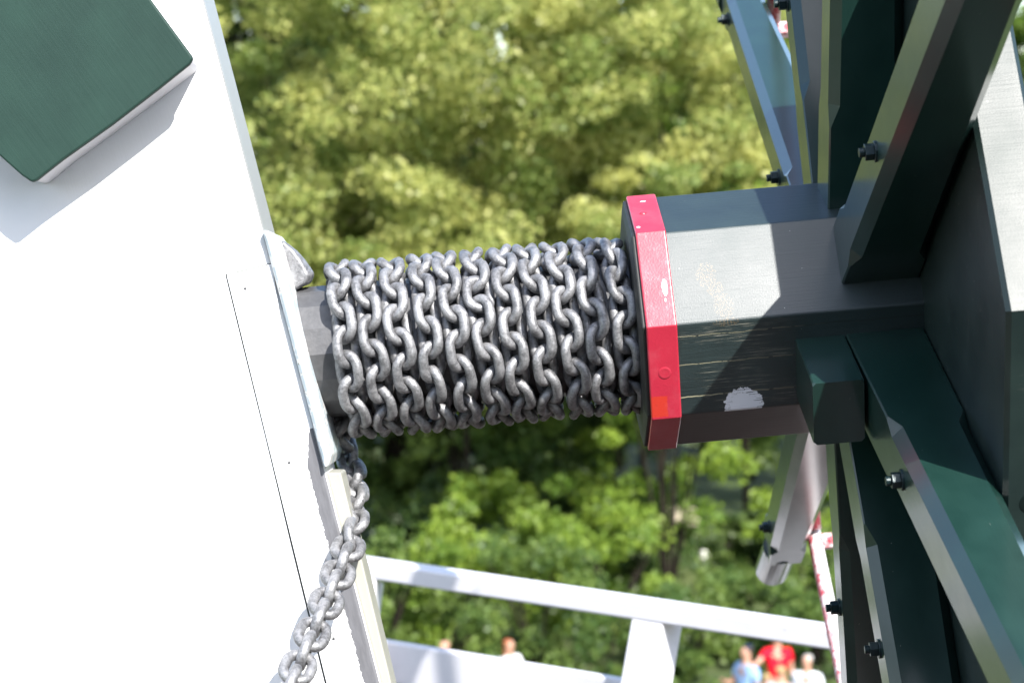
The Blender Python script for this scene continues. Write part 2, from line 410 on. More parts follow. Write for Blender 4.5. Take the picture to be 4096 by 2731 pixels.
# weathered edge strip down the lower side of the pole
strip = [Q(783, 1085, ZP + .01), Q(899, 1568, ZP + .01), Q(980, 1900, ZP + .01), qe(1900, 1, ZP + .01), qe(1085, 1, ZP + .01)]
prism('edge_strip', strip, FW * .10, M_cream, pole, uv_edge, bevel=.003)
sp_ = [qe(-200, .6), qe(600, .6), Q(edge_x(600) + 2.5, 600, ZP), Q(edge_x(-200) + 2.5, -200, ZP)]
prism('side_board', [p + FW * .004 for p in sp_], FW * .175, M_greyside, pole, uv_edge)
# iron bearing plate on the pole's side
pr = [(626, 532, .008), (645, 560, .016), (700, 760, .018), (752, 950, .018), (778, 1050, .016), (781, 1072, .008)]
rings = []
for x, y, th in pr:
    c = qe(y, 1, ZP); d = -enorm
    ring = []
    prof = [(0, -.012), (.35, -.019), (.75, -.016), (1.0, -.004), (1.0, .10), (1.0, .22), (0, .22)]
    for a, b_ in prof: ring.append(c + d * (th * a) + FW * b_)
    rings.append(ring)
V, F, UV = loft(rings); bp = mk('bearing_plate', V, F, M_bluewhite, pole, UV, smooth=False, bevel=.002)
bp['label'] = 'pale blue iron plate with flaking paint on the pole edge'
# bearing housing lump behind the shaft
def C6(x, y, Z): return P(1050 + x / 1.537, 880 + y / 1.537, Z)
rings = []
for k, (dz, sh) in enumerate(((0, .80), (.012, .95), (.035, 1.0), (.09, 1.0), (.12, .8))):
    pts2 = [(118, 120), (165, 150), (215, 190), (262, 243), (300, 298), (322, 332), (300, 388), (250, 410), (200, 440), (150, 460), (118, 440)]
    ring = []
    for x, y in pts2:
        x = 118 + (x - 118) * sh; y = 300 + (y - 300) * (.9 + .1 * sh)
        ring.append(C6(x, y, 3.70 + dz))
    rings.append(ring)
V, F, UV = loft(rings); mk('bearing_housing', V, F, M_galv, bp, UV, smooth=False, bevel=.004)

# green timber end fixed across the pole
BZ = ZP - .098
gpoly = [P(300, -420, BZ), P(603, 0, BZ), P(766, 222, BZ), P(771, 236, BZ), P(757, 258, BZ), P(640, 352, BZ), P(450, 498, BZ), P(250, 640, BZ), P(146, 722, BZ), P(126, 729, BZ), P(84, 700, BZ), P(0, 625, BZ), P(-400, 270, BZ), P(-500, -420, BZ)]
gb = empty('green_timber', sum(gpoly, Vector()) / len(gpoly) + FW * .09)
tag(gb, 'dark green painted square timber end with pale edges fixed on the white pole', 'timber')
gd = (gpoly[1] - gpoly[2]).normalized(); gn = gd.cross(FW).normalized()
prism('green_face_board', gpoly, FW * .014, M_block, gb, lambda p: ((p - gpoly[2]).dot(gd), (p - gpoly[2]).dot(gn)), bevel=.003)
cc = sum(gpoly, Vector()) / len(gpoly)
inner = [p + (cc - p).normalized() * .004 + FW * .0142 for p in gpoly]
prism('white_core', inner, FW * .0835, M_rail, gb, bevel=.002)

# ================================================================== WINDLASS
wl = empty('capstan_winch', AX(-.4))
tag(wl, 'dark green capstan wheel with octagonal hub, eight spokes and steel chain drum shaft', 'winch')
def ngon(s, r, n, ph=0): return [AX(s, r, 90 - 360 * k / n + ph) for k in range(n)]
V, F, UV = loft([ngon(-.46, .1085, 16), ngon(.21, .1085, 16)]); mk('drum_shaft', V, F, M_shaft, wl, UV, bevel=.002)
# hub body
ch = .003
V, F, UV = loft([ngon(.20, .203, 8), ngon(.245, .205, 8), ngon(.64, .205, 8)], [.20, .245, .64])
mk('hub', V, F, M_hub, wl, UV, bevel=.0025)
# collar: timber octagon and the red iron hoop round it
V, F, UV = loft([ngon(.1875, .185, 8), ngon(.1915, .2035, 8), ngon(.249, .2035, 8)]); col_ = mk('collar', V, F, M_blackwood, wl, UV, bevel=.002)
V = []; F = []; UV = []
rr = [ngon(.197, .2085, 8), ngon(.1985, .2105, 8), ngon(.2435, .2105, 8), ngon(.2455, .2085, 8), ngon(.2455, .2005, 8), ngon(.197, .2005, 8)]
side = .160
for r_ in rr: V += r_
vv = [.197, .1985, .2435, .2455, .2455, .197]
for j in range(6):
    j2 = (j + 1) % 6
    for i in range(8):
        k = (i + 1) % 8
        F.append((j * 8 + i, j * 8 + k, j2 * 8 + k, j2 * 8 + i)); UV += [(side * i, vv[j]), (side * (i + 1), vv[j]), (side * (i + 1), vv[j2]), (side * i, vv[j2])]
hoop = mk('iron_hoop', V, F, M_red, col_, UV, bevel=.0015)
# two dished nail holes / rivets on the hoop
def rivet(s, deg, rad, r=.006, inward=False, m=M_red, par=None):
    c = AX(s, rad, deg); nrm = U(deg); t1 = A; t2 = U(deg + 90); n = 14; V = []; F = []
    prof = [(1, .0004), (.8, .0018), (.45, .0026)] if not inward else [(1.25, .0002), (1.0, .0012), (.55, -.0004)]
    for q, h in prof: V += [c + nrm * h + t1 * (r * q * math.cos(2 * math.pi * k / n)) + t2 * (r * q * math.sin(2 * math.pi * k / n)) for k in range(n)]
    V.append(c + nrm * (.0028 if not inward else .0003))
    for j in range(2):
        for i in range(n): F.append((j * n + i, j * n + (i + 1) % n, (j + 1) * n + (i + 1) % n, (j + 1) * n + i))
    for i in range(n): F.append((2 * n + i, 2 * n + (i + 1) % n, 3 * n))
    return mk('rivet', V, F, m, par, smooth=True)
def face_rad(deg, Rv): # distance to flat at angle deg for octagon with vertices at multiples of 45
    d = (deg % 45) - 22.5; return Rv * math.cos(R(22.5)) / math.cos(R(d))
rivet(.222, -22.5, .2105 * math.cos(R(22.5)) , .0085, True, par=hoop)
rivet(.217, 67.5, .2105 * math.cos(R(22.5)), .006, par=hoop)
# octagonal wheel plate
RD = .762
V, F, UV = loft([ngon(.6335, RD - .008, 8), ngon(.640, RD, 8), ngon(.705, RD, 8), ngon(.712, RD - .008, 8)]); wp = mk('wheel_plate', V, F, M_plate, wl, UV)
for rr_ in (-22.5,):
    for t in (.265, .05):
        rivet(.672, rr_, RD * math.cos(R(22.5)), .014, True, M_plate, wp)
# spokes
def spoke(deg, cstart, dd=0, dt=0, sk=.03, rend=1.655, sB=.510, sR=.6325, th=.100, cw=.016, rin=.17):
    rings = []; deg += dd
    for r_, c in ((rin, .0025), (cstart, .0025), (cstart + .035, cw), (rend - .13, cw), (rend - .10, .0025), (rend, .0025)):
        k = th / 2; cL = c; cR = c; sL = sB + sk * (r_ - .2)
        loop = [(sL, k - cL), (sL + cL, k), (sR - cR, k), (sR, k - cR), (sR, -k + cR), (sR - cR, -k), (sL + cL, -k), (sL, -k + cL)]
        rings.append([AX(s, r_, deg, t + dt) for s, t in loop])
    V, F, UV = loft(rings)
    sp = mk('spoke', V, F, M_spoke, wl, UV)
    # round handle pin at the end
    V, F, UV = tube([AX(.586, rend - .02, deg, dt + .012), AX(.586, rend + .20, deg, dt + .012), AX(.586, rend + .215, deg, dt + .012)], [.041, .041, .031], 32)
    mk('end_pin', V, F, M_spoke, sp, UV)
    # nut, washer and thread on the left cheek
    for rb in (.57, rend - .17):
        c = AX(sB + sk * (rb - .2), rb, deg, dt); V = []; F = []
        def cyl(n, r0, h0, h1, ph=0):
            k = len(V)
            for h in (h0, h1):
                for i in range(n):
                    a = 2 * math.pi * i / n + ph
                    V.append(c - A * h + U(deg) * (r0 * math.cos(a)) + U(deg + 90) * (r0 * math.sin(a)))
            for i in range(n): F.append((k + i, k + (i + 1) % n, k + n + (i + 1) % n, k + n + i))
            F.append(tuple(range(k, k + n))); F.append(tuple(range(k + n, k + 2 * n)))
        cyl(18, .0155, -.002, .003); cyl(6, .0125, .0032, .016, .3); cyl(12, .007, .0162, .024)
        mk('bolt', V, F, M_nut, sp, bevel=.0007)
    return sp
SPK = {22.5: (.26, 0, .015), -22.5: (.47, -1, -.010), 67.5: (.33, -2, .015), 112.5: (.36, -1, .015), 157.5: (.46, -2, .005), 202.5: (.42, -1, -.010), 247.5: (.40, 2, -.005), 292.5: (.38, -1, -.015)}
for d, c in SPK.items():
    spoke(d, *c)
# stub tenon through the hub beside the lower front spoke
rings = []
for r_, c in ((.15, .002), (.347, .002), (.352, .005)):
    rings.append([AX(s, r_, -22.5, t) for s, t in [(.430 + c, .036), (.508 - c, .036), (.508, .036 - c), (.508, -.068 + c), (.508 - c, -.068), (.430 + c, -.068), (.430, -.068 + c), (.430, .036 - c)]])
V, F, UV = loft(rings); mk('stub_tenon', V, F, M_spoke, wl, UV)
# rods linking the spoke ends
for k in range(8):
    a0 = 22.5 + 45 * k; a1 = a0 + 45
    p0 = AX(.652, 1.52, a0); p1 = AX(.652, 1.52, a1); d = (p1 - p0).normalized()
    V, F, UV = tube([p0 - d * .03, p0 + d * .02, p0 + (p1 - p0) * .5, p1 - d * .03], .0165, 12)
    rod = mk('rim_rod', V, F, M_rw, wl, UV, smooth=True)
    V = []; F = []
    c = AX(.662, 1.52, a0)
    for h in (0, .028):
        for i in range(6): V.append(c + A * h + U(a0) * (.020 * math.cos(i * math.pi / 3)) + U(a0 + 90) * (.020 * math.sin(i * math.pi / 3)))
    F = [tuple(range(6)), tuple(range(6, 12))] + [(i, (i + 1) % 6, (i + 1) % 6 + 6, i + 6) for i in range(6)]
    mk('rod_nut', V, F, M_rw, rod, bevel=.002)

# ================================================================== CHAIN
D, PL, WO = .0160, .0397, .0545
RC = (WO - D) / 2; ST = (PL + D - 2 * RC) / 2
def link_mesh(name, jit=0):
    path = []; n = 9
    for i in range(n + 1):
        a = -math.pi / 2 + math.pi * i / n; path.append((ST + RC * math.cos(a), RC * math.sin(a)))
    for i in range(n + 1):
        a = math.pi / 2 + math.pi * i / n; path.append((-ST + RC * math.cos(a), RC * math.sin(a)))
    m = len(path); V = []; F = []; c = 10
    for i, (x, y) in enumerate(path):
        x0, y0 = path[i - 1]; x1, y1 = path[(i + 1) % m]
        t = Vector((x1 - x0, y1 - y0, 0)).normalized(); nn = Vector((t.y, -t.x, 0))
        rad = D / 2 * (1.0 + (.10 if i == 0 and jit else 0) + .02 * math.sin(i * 2.1))
        for k in range(c):
            a = 2 * math.pi * k / c
            V.append(Vector((x, y, 0)) + nn * (rad * math.cos(a)) + Vector((0, 0, 1)) * (rad * math.sin(a)))
    for i in range(m):
        for k in range(c): F.append((i * c + k, i * c + (k + 1) % c, ((i + 1) % m) * c + (k + 1) % c, ((i + 1) % m) * c + k))
    me = bpy.data.meshes.new(name); me.from_pydata(V, [], F); me.materials.append(M_galv)
    for f in me.polygons: f.use_smooth = True
    bm = bmesh.new(); bm.from_mesh(me); bmesh.ops.recalc_face_normals(bm, faces=bm.faces); bm.to_mesh(me); bm.free()
    return me
# centre path: winds on the drum, leaves at the back bottom, hangs and swings forward to the left
RH = .1283; S0 = -.288; TURNS = 10.6; PIT = .0446
path = []
def helix(th): # th=0 top; grows over the front downwards
    deg = 90 - math.degrees(th); s = S0 + PIT * th / (2 * math.pi)
    wob = .0010 * math.sin(th * .37 + 1) + .0016 * math.sin(th * 1.7) + .0014 * math.sin(th * 5.3 + 1)
    return AX(s + wob, RH + .0012 * math.sin(th * 2.9), deg)
hang = [Q(792, 1015, 3.875), Q(806, 1062, 3.83), Q(814, 1110, 3.76), Q(815, 1170, 3.68), Q(811, 1222, 3.61), Q(794, 1275, 3.545), Q(764, 1350, 3.46), Q(727, 1435, 3.375), Q(690, 1520, 3.30), Q(652, 1605, 3.23), Q(600, 1720, 3.14)]
hang = hang[::-1]
def catmull(pts, m=40):
    out = []
    for i in range(len(pts) - 1):
        p0 = pts[max(i - 1, 0)]; p1 = pts[i]; p2 = pts[i + 1]; p3 = pts[min(i + 2, len(pts) - 1)]
        for k in range(m):
            t = k / m
            out.append(.5 * ((2 * p1) + (-p0 + p2) * t + (2 * p0 - 5 * p1 + 4 * p2 - p3) * t * t + (-p0 + 3 * p1 - 3 * p2 + p3) * t ** 3))
    return out
th0 = -math.radians(168)
hel = [helix(th0 + (TURNS * 2 * math.pi - th0) * k / 9000) for k in range(9001)]
join = catmull([hang[-2], hang[-1], hel[0], hel[250]])[40:80]
full = catmull(hang) + join + hel
# resample at the link pitch
pts = [full[0]]; acc = 0
for a, b in zip(full, full[1:]):
    seg = (b - a).length
    while acc + seg >= PL:
        t = (PL - acc) / seg; a = a.lerp(b, t); pts.append(a); seg = (b - a).length; acc = 0
    acc += seg
chain = empty('chain', Q(600, 1700, 3.42))
tag(chain, 'heavy grey galvanised steel chain wound round the drum and hanging down', 'chain')
nh = sum(1 for p in pts if (p - O).dot(UP) < -.20 or False)
meshes = [link_mesh('link', 1), link_mesh('link', 0)]
links = []
cnt_h = None
for i in range(len(pts) - 1):
    a, b = pts[i], pts[i + 1]; c = (a + b) / 2; t = (b - a).normalized()
    rel = c - O; rad = rel - A * rel.dot(A); onDrum = rad.length < RH + .006
    nrm = rad.normalized(); nrm = (nrm - t * nrm.dot(t)).normalized()
    if onDrum:
        ang = 45 + random.uniform(-5, 5)
        if random.random() < .05: ang += random.choice((-1, 1)) * 22
    else:
        k = min(1, max(0, (rad.length - .22) / .16)); k = k * k * (3 - 2 * k)
        nf = -FW; nf = (nf - t * nf.dot(t)).normalized(); nrm2 = nf
        ang = 45 * (1 - k) + 4 * k + random.uniform(-4, 4)
        nrm = nrm2
    other = t.cross(nrm)
    sg = 1 if i % 2 == 0 else -1
    if onDrum: q = R(ang * sg)
    else:
        q = R(ang) if sg > 0 else R(ang - 90)
    yv = other * math.cos(q) + nrm * math.sin(q); zv = t.cross(yv)
    M = Matrix((t, yv, zv)).transposed().to_4x4(); M.translation = c
    vis = -rel.dot(FW) + (1.0 if not onDrum else 0) + (-.02 if rel.dot(UP) < -.05 else 0)
    links.append((vis, i, M))
front = set(i for v, i, M in sorted(links, key=lambda q: -q[0])[:100])
Mc = Matrix.Translation(WL[chain.name]).inverted()
stuffV = []; stuffF = []
for v, i, M in links:
    me = meshes[0 if i % 3 else 1]
    if i in front:
        o = bpy.data.objects.new('link', me); col.objects.link(o); o.parent = chain; o.matrix_local = Mc @ M
    else:
        k = len(stuffV); stuffV += [M @ vv_.co for vv_ in me.vertices]; stuffF += [tuple(q + k for q in f.vertices) for f in me.polygons]
rest = mk('links', stuffV, stuffF, M_galv, chain, smooth=True); rest['kind'] = 'stuff'

# ================================================================== WHITE RAILING
rl = empty('railing', Q(1480, 1800, 6.4))
tag(rl, 'white wooden railing with two long rails and leaning post beyond the winch', 'railing')
def beam(name, a, b, w_, h_, upv=None, par=rl, m=M_rail, bevel=.006):
    d = (b - a).normalized(); u = (upv or Vector((0, 0, 1))); u = (u - d * u.dot(d)).normalized(); r_ = d.cross(u)
    V, F, UV = loft(boxpts(a, b, r_, u, w_, h_)); return mk(name, V, F, m, par, UV, bevel=bevel)
tl = Q(835, 1300, 7.0); tr = Q(1915, 1462, 6.0); dd = tr - tl
beam('top_rail', tl - dd * .35, tr + dd * .35, .085, .052)
ml = Q(885, 1515, 6.97); mr = Q(1430, 1607, 6.45); dd2 = mr - ml
beam('lower_rail', ml - dd2 * .8, mr + dd2 * 1.7, .04, .125)
hd = Vector((dd.x, dd.y, 0)).normalized()
beam('post', Q(1512, 1412, 6.36) , Q(1462, 1700, 6.30), .105, .105, upv=Vector((-.75, -1, 0)))
beam('post', Q(836, 1330, 6.98), Q(800, 1600, 6.90), .105, .105, upv=Vector((-.2, -1, 0)))

# ================================================================== VEGETATION
def leafmat(name, c1, c2, trans=.52):
    m, nt, b = mat(name); nt.nodes.remove(b); out = nt.nodes['Material Output']
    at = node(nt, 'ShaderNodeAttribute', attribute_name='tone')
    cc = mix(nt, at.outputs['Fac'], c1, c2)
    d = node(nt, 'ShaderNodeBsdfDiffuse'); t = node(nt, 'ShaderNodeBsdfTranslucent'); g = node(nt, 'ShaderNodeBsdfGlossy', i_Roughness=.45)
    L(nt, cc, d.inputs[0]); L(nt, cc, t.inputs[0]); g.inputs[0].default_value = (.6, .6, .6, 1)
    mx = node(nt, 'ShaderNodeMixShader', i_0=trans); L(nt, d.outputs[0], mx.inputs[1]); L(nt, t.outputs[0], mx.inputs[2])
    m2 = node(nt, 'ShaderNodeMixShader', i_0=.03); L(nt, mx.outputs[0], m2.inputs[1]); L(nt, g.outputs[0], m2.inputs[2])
    L(nt, m2.outputs[0], out.inputs[0]); return m
LM = {
 'pale': leafmat('pale_yellow_leaves', (.20, .27, .065), (.52, .52, .17)),
 'mid': leafmat('mid_green_leaves', (.075, .14, .035), (.21, .29, .065)),
 'bright': leafmat('bright_green_leaves', (.12, .21, .03), (.29, .39, .055)),
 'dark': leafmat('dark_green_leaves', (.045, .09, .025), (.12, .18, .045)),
}
M_bark = plain('bark', (.030, .024, .018), .9, 0, .8, 6, .5)
rng = np.random.default_rng(11)
def leaves(name, clumps, size, material, parent, elong=1.8, droop=0.0, origin=None):
    """clumps: array rows x,y,z,rx,rz,count,tone ; every leaf a small pointed quad"""
    Ps = []; T = []
    for x, y, z, rx, rz, n, tone in clumps:
        n = int(n); v = rng.normal(size=(n, 3)); v /= np.linalg.norm(v, axis=1)[:, None]
        v *= rng.random((n, 1)) ** (1 / 2.2)
        Ps.append(v * (rx, rx, rz) + (x, y, z)); T.append(np.clip(tone + rng.normal(size=n) * .24, 0, 1))
    Pp = np.concatenate(Ps); T = np.concatenate(T); n = len(Pp)
    d = rng.normal(size=(n, 3)); d[:, 2] -= droop; d /= np.linalg.norm(d, axis=1)[:, None]
    up = rng.normal(size=(n, 3)) * .8 + (0, -.35, .75); s = np.cross(d, up); s /= np.linalg.norm(s, axis=1)[:, None] + 1e-9
    sz = size * rng.uniform(.6, 1.3, (n, 1)); l = d * sz * elong / 2; w_ = s * sz / 2
    V = np.stack([Pp - l, Pp + w_ - l * .1, Pp + l, Pp - w_ - l * .1], 1).reshape(-1, 3)
    org = np.array(origin if origin is not None else WL[parent.name]); V = V - org
    me = bpy.data.meshes.new(name); me.vertices.add(4 * n); me.vertices.foreach_set('co', V.ravel().astype('f4'))
    me.loops.add(4 * n); me.loops.foreach_set('vertex_index', np.arange(4 * n, dtype='i4'))
    me.polygons.add(n); me.polygons.foreach_set('loop_start', np.arange(0, 4 * n, 4, dtype='i4'))
    at = me.attributes.new('tone', 'FLOAT', 'FACE'); at.data.foreach_set('value', T.astype('f4'))
    me.materials.append(material); me.update(calc_edges=True)
    o = bpy.data.objects.new(name, me); col.objects.link(o)
    if parent is not None: o.parent = parent
    else: o.location = Vector(org)
    return o
def tree(label, base, h, cr, kind, nclump=150, per=150, size=.11, cz=None, group='trees beyond the mill', trunk_r=.22, fluff=1.0, droop=0.0, name='leafy_tree', rz=None, low=.30):
    base = Vector(base); t = empty(name, base); tag(t, label, 'tree', group)
    rz = rz or h * (1 - low) / 2; czz = h - rz
    # limbs
    V = []; F = []
    def add(vfu):
        k = len(V); V.extend(vfu[0]); F.extend([tuple(q + k for q in f) for f in vfu[1]])
    lean = Vector((random.uniform(-.3, .3), random.uniform(-.3, .3), 0))
    tp = [base + Vector((0, 0, -.2)), base + lean * .4 + Vector((0, 0, h * .25)), base + lean + Vector((0, 0, h * .55)), base + lean * 1.4 + Vector((0, 0, h * .88))]
    add(tube(tp, [trunk_r, trunk_r * .8, trunk_r * .5, trunk_r * .12], 9))
    tips = []
    for i in range(16):
        f = random.uniform(.25, .75); p0 = base + lean * f * 1.4 + Vector((0, 0, h * f)); a = random.uniform(0, 6.28)
        q = p0 + Vector((math.cos(a) * cr * .75, math.sin(a) * cr * .75, h * random.uniform(.05, .25)))
        mid = (p0 + q) / 2 + Vector((0, 0, -.25 + random.uniform(0, .6)))
        add(tube([p0, mid, q], [trunk_r * .38, trunk_r * .22, trunk_r * .06], 6)); tips.append(q)
    mk('trunk', V, F, M_bark, t, smooth=True)
    cl = []
    for i in range(nclump):
        v = rng.normal(size=3); v /= np.linalg.norm(v); rr = rng.uniform(.35, 1.0) ** .5
        bump_ = 1 + .18 * math.sin(3 * math.atan2(v[1], v[0]) + h) + .12 * math.sin(5 * v[2] + cr)
        x = base.x + v[0] * cr * rr * bump_; y = base.y + v[1] * cr * rr * bump_; z = base.z + czz + v[2] * rz * rr
        if z < base.z + h * low * .6: continue
        s = rng.uniform(.35, .8) * fluff * cr / 4.5
        tone = np.clip(.5 + .3 * rng.normal(), 0, 1)
        cl.append((x, y, z, s, s * rng.uniform(.5, .9), per * rng.uniform(.6, 1.3), tone))
    leaves('crown', cl, size, LM[kind], t, droop=droop)
    return t
def gpt(px, D, view=2352):  # ground point under a column of the photo at distance D
    return Vector(((px - 1176) / 5220 * (D * math.cos(PITCH)), D, 0))
TR = [
 ('broad pale yellow-green feathery tree standing nearest behind the white pole', 640, 44, 15.5, 5.6, 'pale', 360, 320, .080, .24),
 ('tall pale yellow-green feathery tree above the middle of the drum', 1080, 46, 16.0, 5.2, 'pale', 360, 320, .080, .24),
 ('olive-toned feathery tree above the red hoop of the hub', 1530, 45, 13.6, 3.9, 'pale', 230, 300, .078),
 ('bright green broadleaf tree seen between hub and blue-lit spoke', 1720, 52, 15.6, 4.2, 'bright', 120, 150, .13),
 ('bright green tree peeping out at the far right edge', 2330, 50, 15.0, 3.6, 'bright', 150, 150, .14),
 ('mid green tree low behind the left end of the drum', 915, 51, 9.4, 4.2, 'mid', 230, 190, .12, .10),
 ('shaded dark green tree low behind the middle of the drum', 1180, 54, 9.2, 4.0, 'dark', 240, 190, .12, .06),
 ('mid green tree low behind the red hoop', 1520, 63, 9.6, 4.2, 'mid', 210, 190, .13, .10),
]
for lb, px, Dd, h, cr, kd, nc, per, sz, *lw in TR:
    tree(lb, gpt(px, Dd), h, cr, kd, nc, per, sz, fluff=1.0 if kd != 'pale' else .95, droop=.5 if kd == 'pale' else 0, low=lw[0] if lw else .30, trunk_r=.36 if px == 915 else .07)
BACK = [(-100, 62, 15.5), (180, 66, 17), (470, 64, 16), (760, 68, 18), (1050, 66, 17), (1330, 70, 17.5), (1600, 72, 12.4), (1890, 70, 12.4), (2160, 66, 12.6), (2450, 64, 15.5)]
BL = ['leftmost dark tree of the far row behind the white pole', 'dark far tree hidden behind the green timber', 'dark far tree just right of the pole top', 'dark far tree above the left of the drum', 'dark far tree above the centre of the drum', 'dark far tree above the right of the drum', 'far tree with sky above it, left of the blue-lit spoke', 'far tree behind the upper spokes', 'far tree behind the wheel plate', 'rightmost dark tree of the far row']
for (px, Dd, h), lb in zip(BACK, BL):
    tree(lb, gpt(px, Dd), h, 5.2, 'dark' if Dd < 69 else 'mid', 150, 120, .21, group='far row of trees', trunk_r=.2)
def shrub(label, px, D, h, r, kind, nc=26, per=150, size=.085, group='shrubs under the trees', name='shrub'):
    b = gpt(px, D); t = empty(name, b); tag(t, label, 'shrub', group)
    V = []; F = []
    for i in range(6):
        a = random.uniform(0, 6.28); q = b + Vector((math.cos(a) * r * .6, math.sin(a) * r * .6, h * .75))
        vf = tube([b + Vector((0, 0, -.1)), (b + q) / 2 + Vector((0, 0, .2)), q], [.04, .028, .008], 5)
        k = len(V); V += vf[0]; F += [tuple(z + k for z in f) for f in vf[1]]
    mk('stems', V, F, M_bark, t)
    cl = []
    for i in range(nc):
        v = rng.normal(size=3); v /= np.linalg.norm(v); q = rng.uniform(.3, 1) ** .5
        s = rng.uniform(.25, .5) * r / 1.4
        cl.append((b.x + v[0] * r * q, b.y + v[1] * r * q, max(.2, h * .5 + v[2] * h * .5 * q), s, s * .75, per * rng.uniform(.6, 1.3), np.clip(.5 + .28 * rng.normal(), 0, 1)))
    leaves('foliage', cl, size, LM[kind], t, elong=1.4)
SH = [
 (870, 39, 2.5, 1.5, 'mid', 'mid green shrub right beside the pole under the top rail'),
 (1060, 40, 2.3, 1.5, 'bright', 'bright green shrub left of the middle below the top rail'),
 (1240, 38.5, 2.6, 1.5, 'mid', 'mid green shrub left of the railing post'),
 (1400, 40, 2.8, 1.5, 'bright', 'bright green shrub close left of the railing post'),
 (1580, 38.5, 1.5, 1.2, 'mid', 'mid green shrub right of the railing post'),
 (1740, 40, 1.7, 1.3, 'mid', 'mid green shrub behind the people'),
 (1900, 39, 2.6, 1.4, 'mid', 'mid green shrub behind the worn red and white rod'),
 (700, 39, 2.6, 1.6, 'mid', 'mid green shrub hidden behind the white pole'),
 (1120, 45, 2.6, 1.4, 'bright', 'bright bushy shrub just above the top rail in the middle'),
 (1290, 46, 2.2, 1.3, 'bright', 'yellow-green shrub above the top rail right of the middle'),
 (960, 47, 2.0, 1.2, 'dark', 'dark shrub above the top rail near the trunk'),
 (1450, 47, 1.9, 1.2, 'mid', 'mid green shrub above the top rail near the post'),
 (1850, 46, 2.4, 1.2, 'bright', 'bright shrub behind the lower back spoke'),
 (1745, 49, 1.2, .8, 'dark', 'low dark shrub beside the standing stone'),
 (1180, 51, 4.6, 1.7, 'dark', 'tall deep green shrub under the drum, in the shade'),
 (1040, 49, 4.4, 1.3, 'bright', 'tall shrub with pale leaves right of the hanging chain'),
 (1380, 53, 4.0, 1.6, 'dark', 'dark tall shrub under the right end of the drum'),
 (1480, 50, 4.8, 1.6, 'bright', 'bright tall shrub under the hub'),
 (1545, 44.5, 6.2, 1.5, 'bright', 'bright small tree-like shrub just below the red hoop'),
 (1090, 48, 5.4, 1.7, 'mid', 'leafy tall shrub straight below the left part of the drum'),
 (1735, 61, 5.2, 2.0, 'mid', 'broad mid green shrub far behind the lawn under the hub'),
 (1870, 56, 4.4, 1.7, 'mid', 'mid green tall shrub between hub and lower back spoke'),
]
for px, Dd, h, r, kd, lb in SH: shrub(lb, px, Dd, h, r, kd, size=.085 if Dd < 44 else .11)
# low ground cover between the shrubs
gc = []
for i in range(420):
    D_ = rng.uniform(36, 53); X_ = rng.uniform(-12, 14) * D_ / 45
    gc.append((X_, D_, .12, .5, .22, 40, np.clip(.4 + .3 * rng.normal(), 0, 1)))
o = leaves('ground_cover', gc, .09, LM['mid'], None, origin=(0, 48, 0)); o.location = (0, 48, 0); tag(o, 'low leafy ground cover and grass between the shrubs', 'ground cover', kind='stuff')

# the wood goes on to both sides of the row
fw = []
for i in range(520):
    sd = -1 if i % 2 else 1; X_ = sd * rng.uniform(17, 75); D_ = 46 + rng.uniform(0, 26)
    fw.append((X_, D_, rng.uniform(.6, 14.5), 2.0, 1.6, 85, np.clip(.5 + .3 * rng.normal(), 0, 1)))
o = leaves('far_wood', fw, .32, LM['mid'], None, origin=(0, 58, 0)); tag(o, 'dense green wood running on beside the nearer trees', 'wood', kind='stuff')

# ------------------------------------------------------------------ garden stones
M_stone = plain('pale_sandstone', (.50, .43, .32), .85, 0, .6, 5, .3)
M_ball = plain('white_stone', (.75, .74, .70), .6, 0, .2, 6, .1)
def rock(label, px, D, w_, h_, m, up=0, name='garden_stone'):
    b = gpt(px, D) + Vector((0, 0, up)); bm = bmesh.new(); bmesh.ops.create_icosphere(bm, subdivisions=3, radius=1)
    ph = random.uniform(0, 6)
    V = []
    for v in bm.verts:
        c = v.co; k = 1 + .10 * math.sin(3 * c.x + ph) + .08 * math.sin(4 * c.z + 2 * c.y + ph); e = max(abs(c.x), abs(c.y), abs(c.z)) ** -.35
        V.append(b + Vector((c.x * w_ / 2 * k * e, c.y * w_ / 2 * k * e, h_ / 2 + c.z * h_ / 2 * k * e)))
    F = [tuple(x.index for x in f.verts) for f in bm.faces]; bm.free()
    tag(mk(name, V, F, m, smooth=True), label, 'stone', 'stones in the garden')
rock('upright pale sandstone block in the garden left of the lower back spoke', 1690, 49.6, .34, .66, M_stone, 0)
rock('small round white stone beside the upright sandstone block', 1625, 49, .24, .24, M_ball, 0)
rock('flat pale stone on the lawn below the hub', 1560, 53.5, 1.1, .45, M_stone, 0)
rock('tiny pale stone behind the lower back spoke', 1760, 54.5, .6, .45, M_stone, 0)

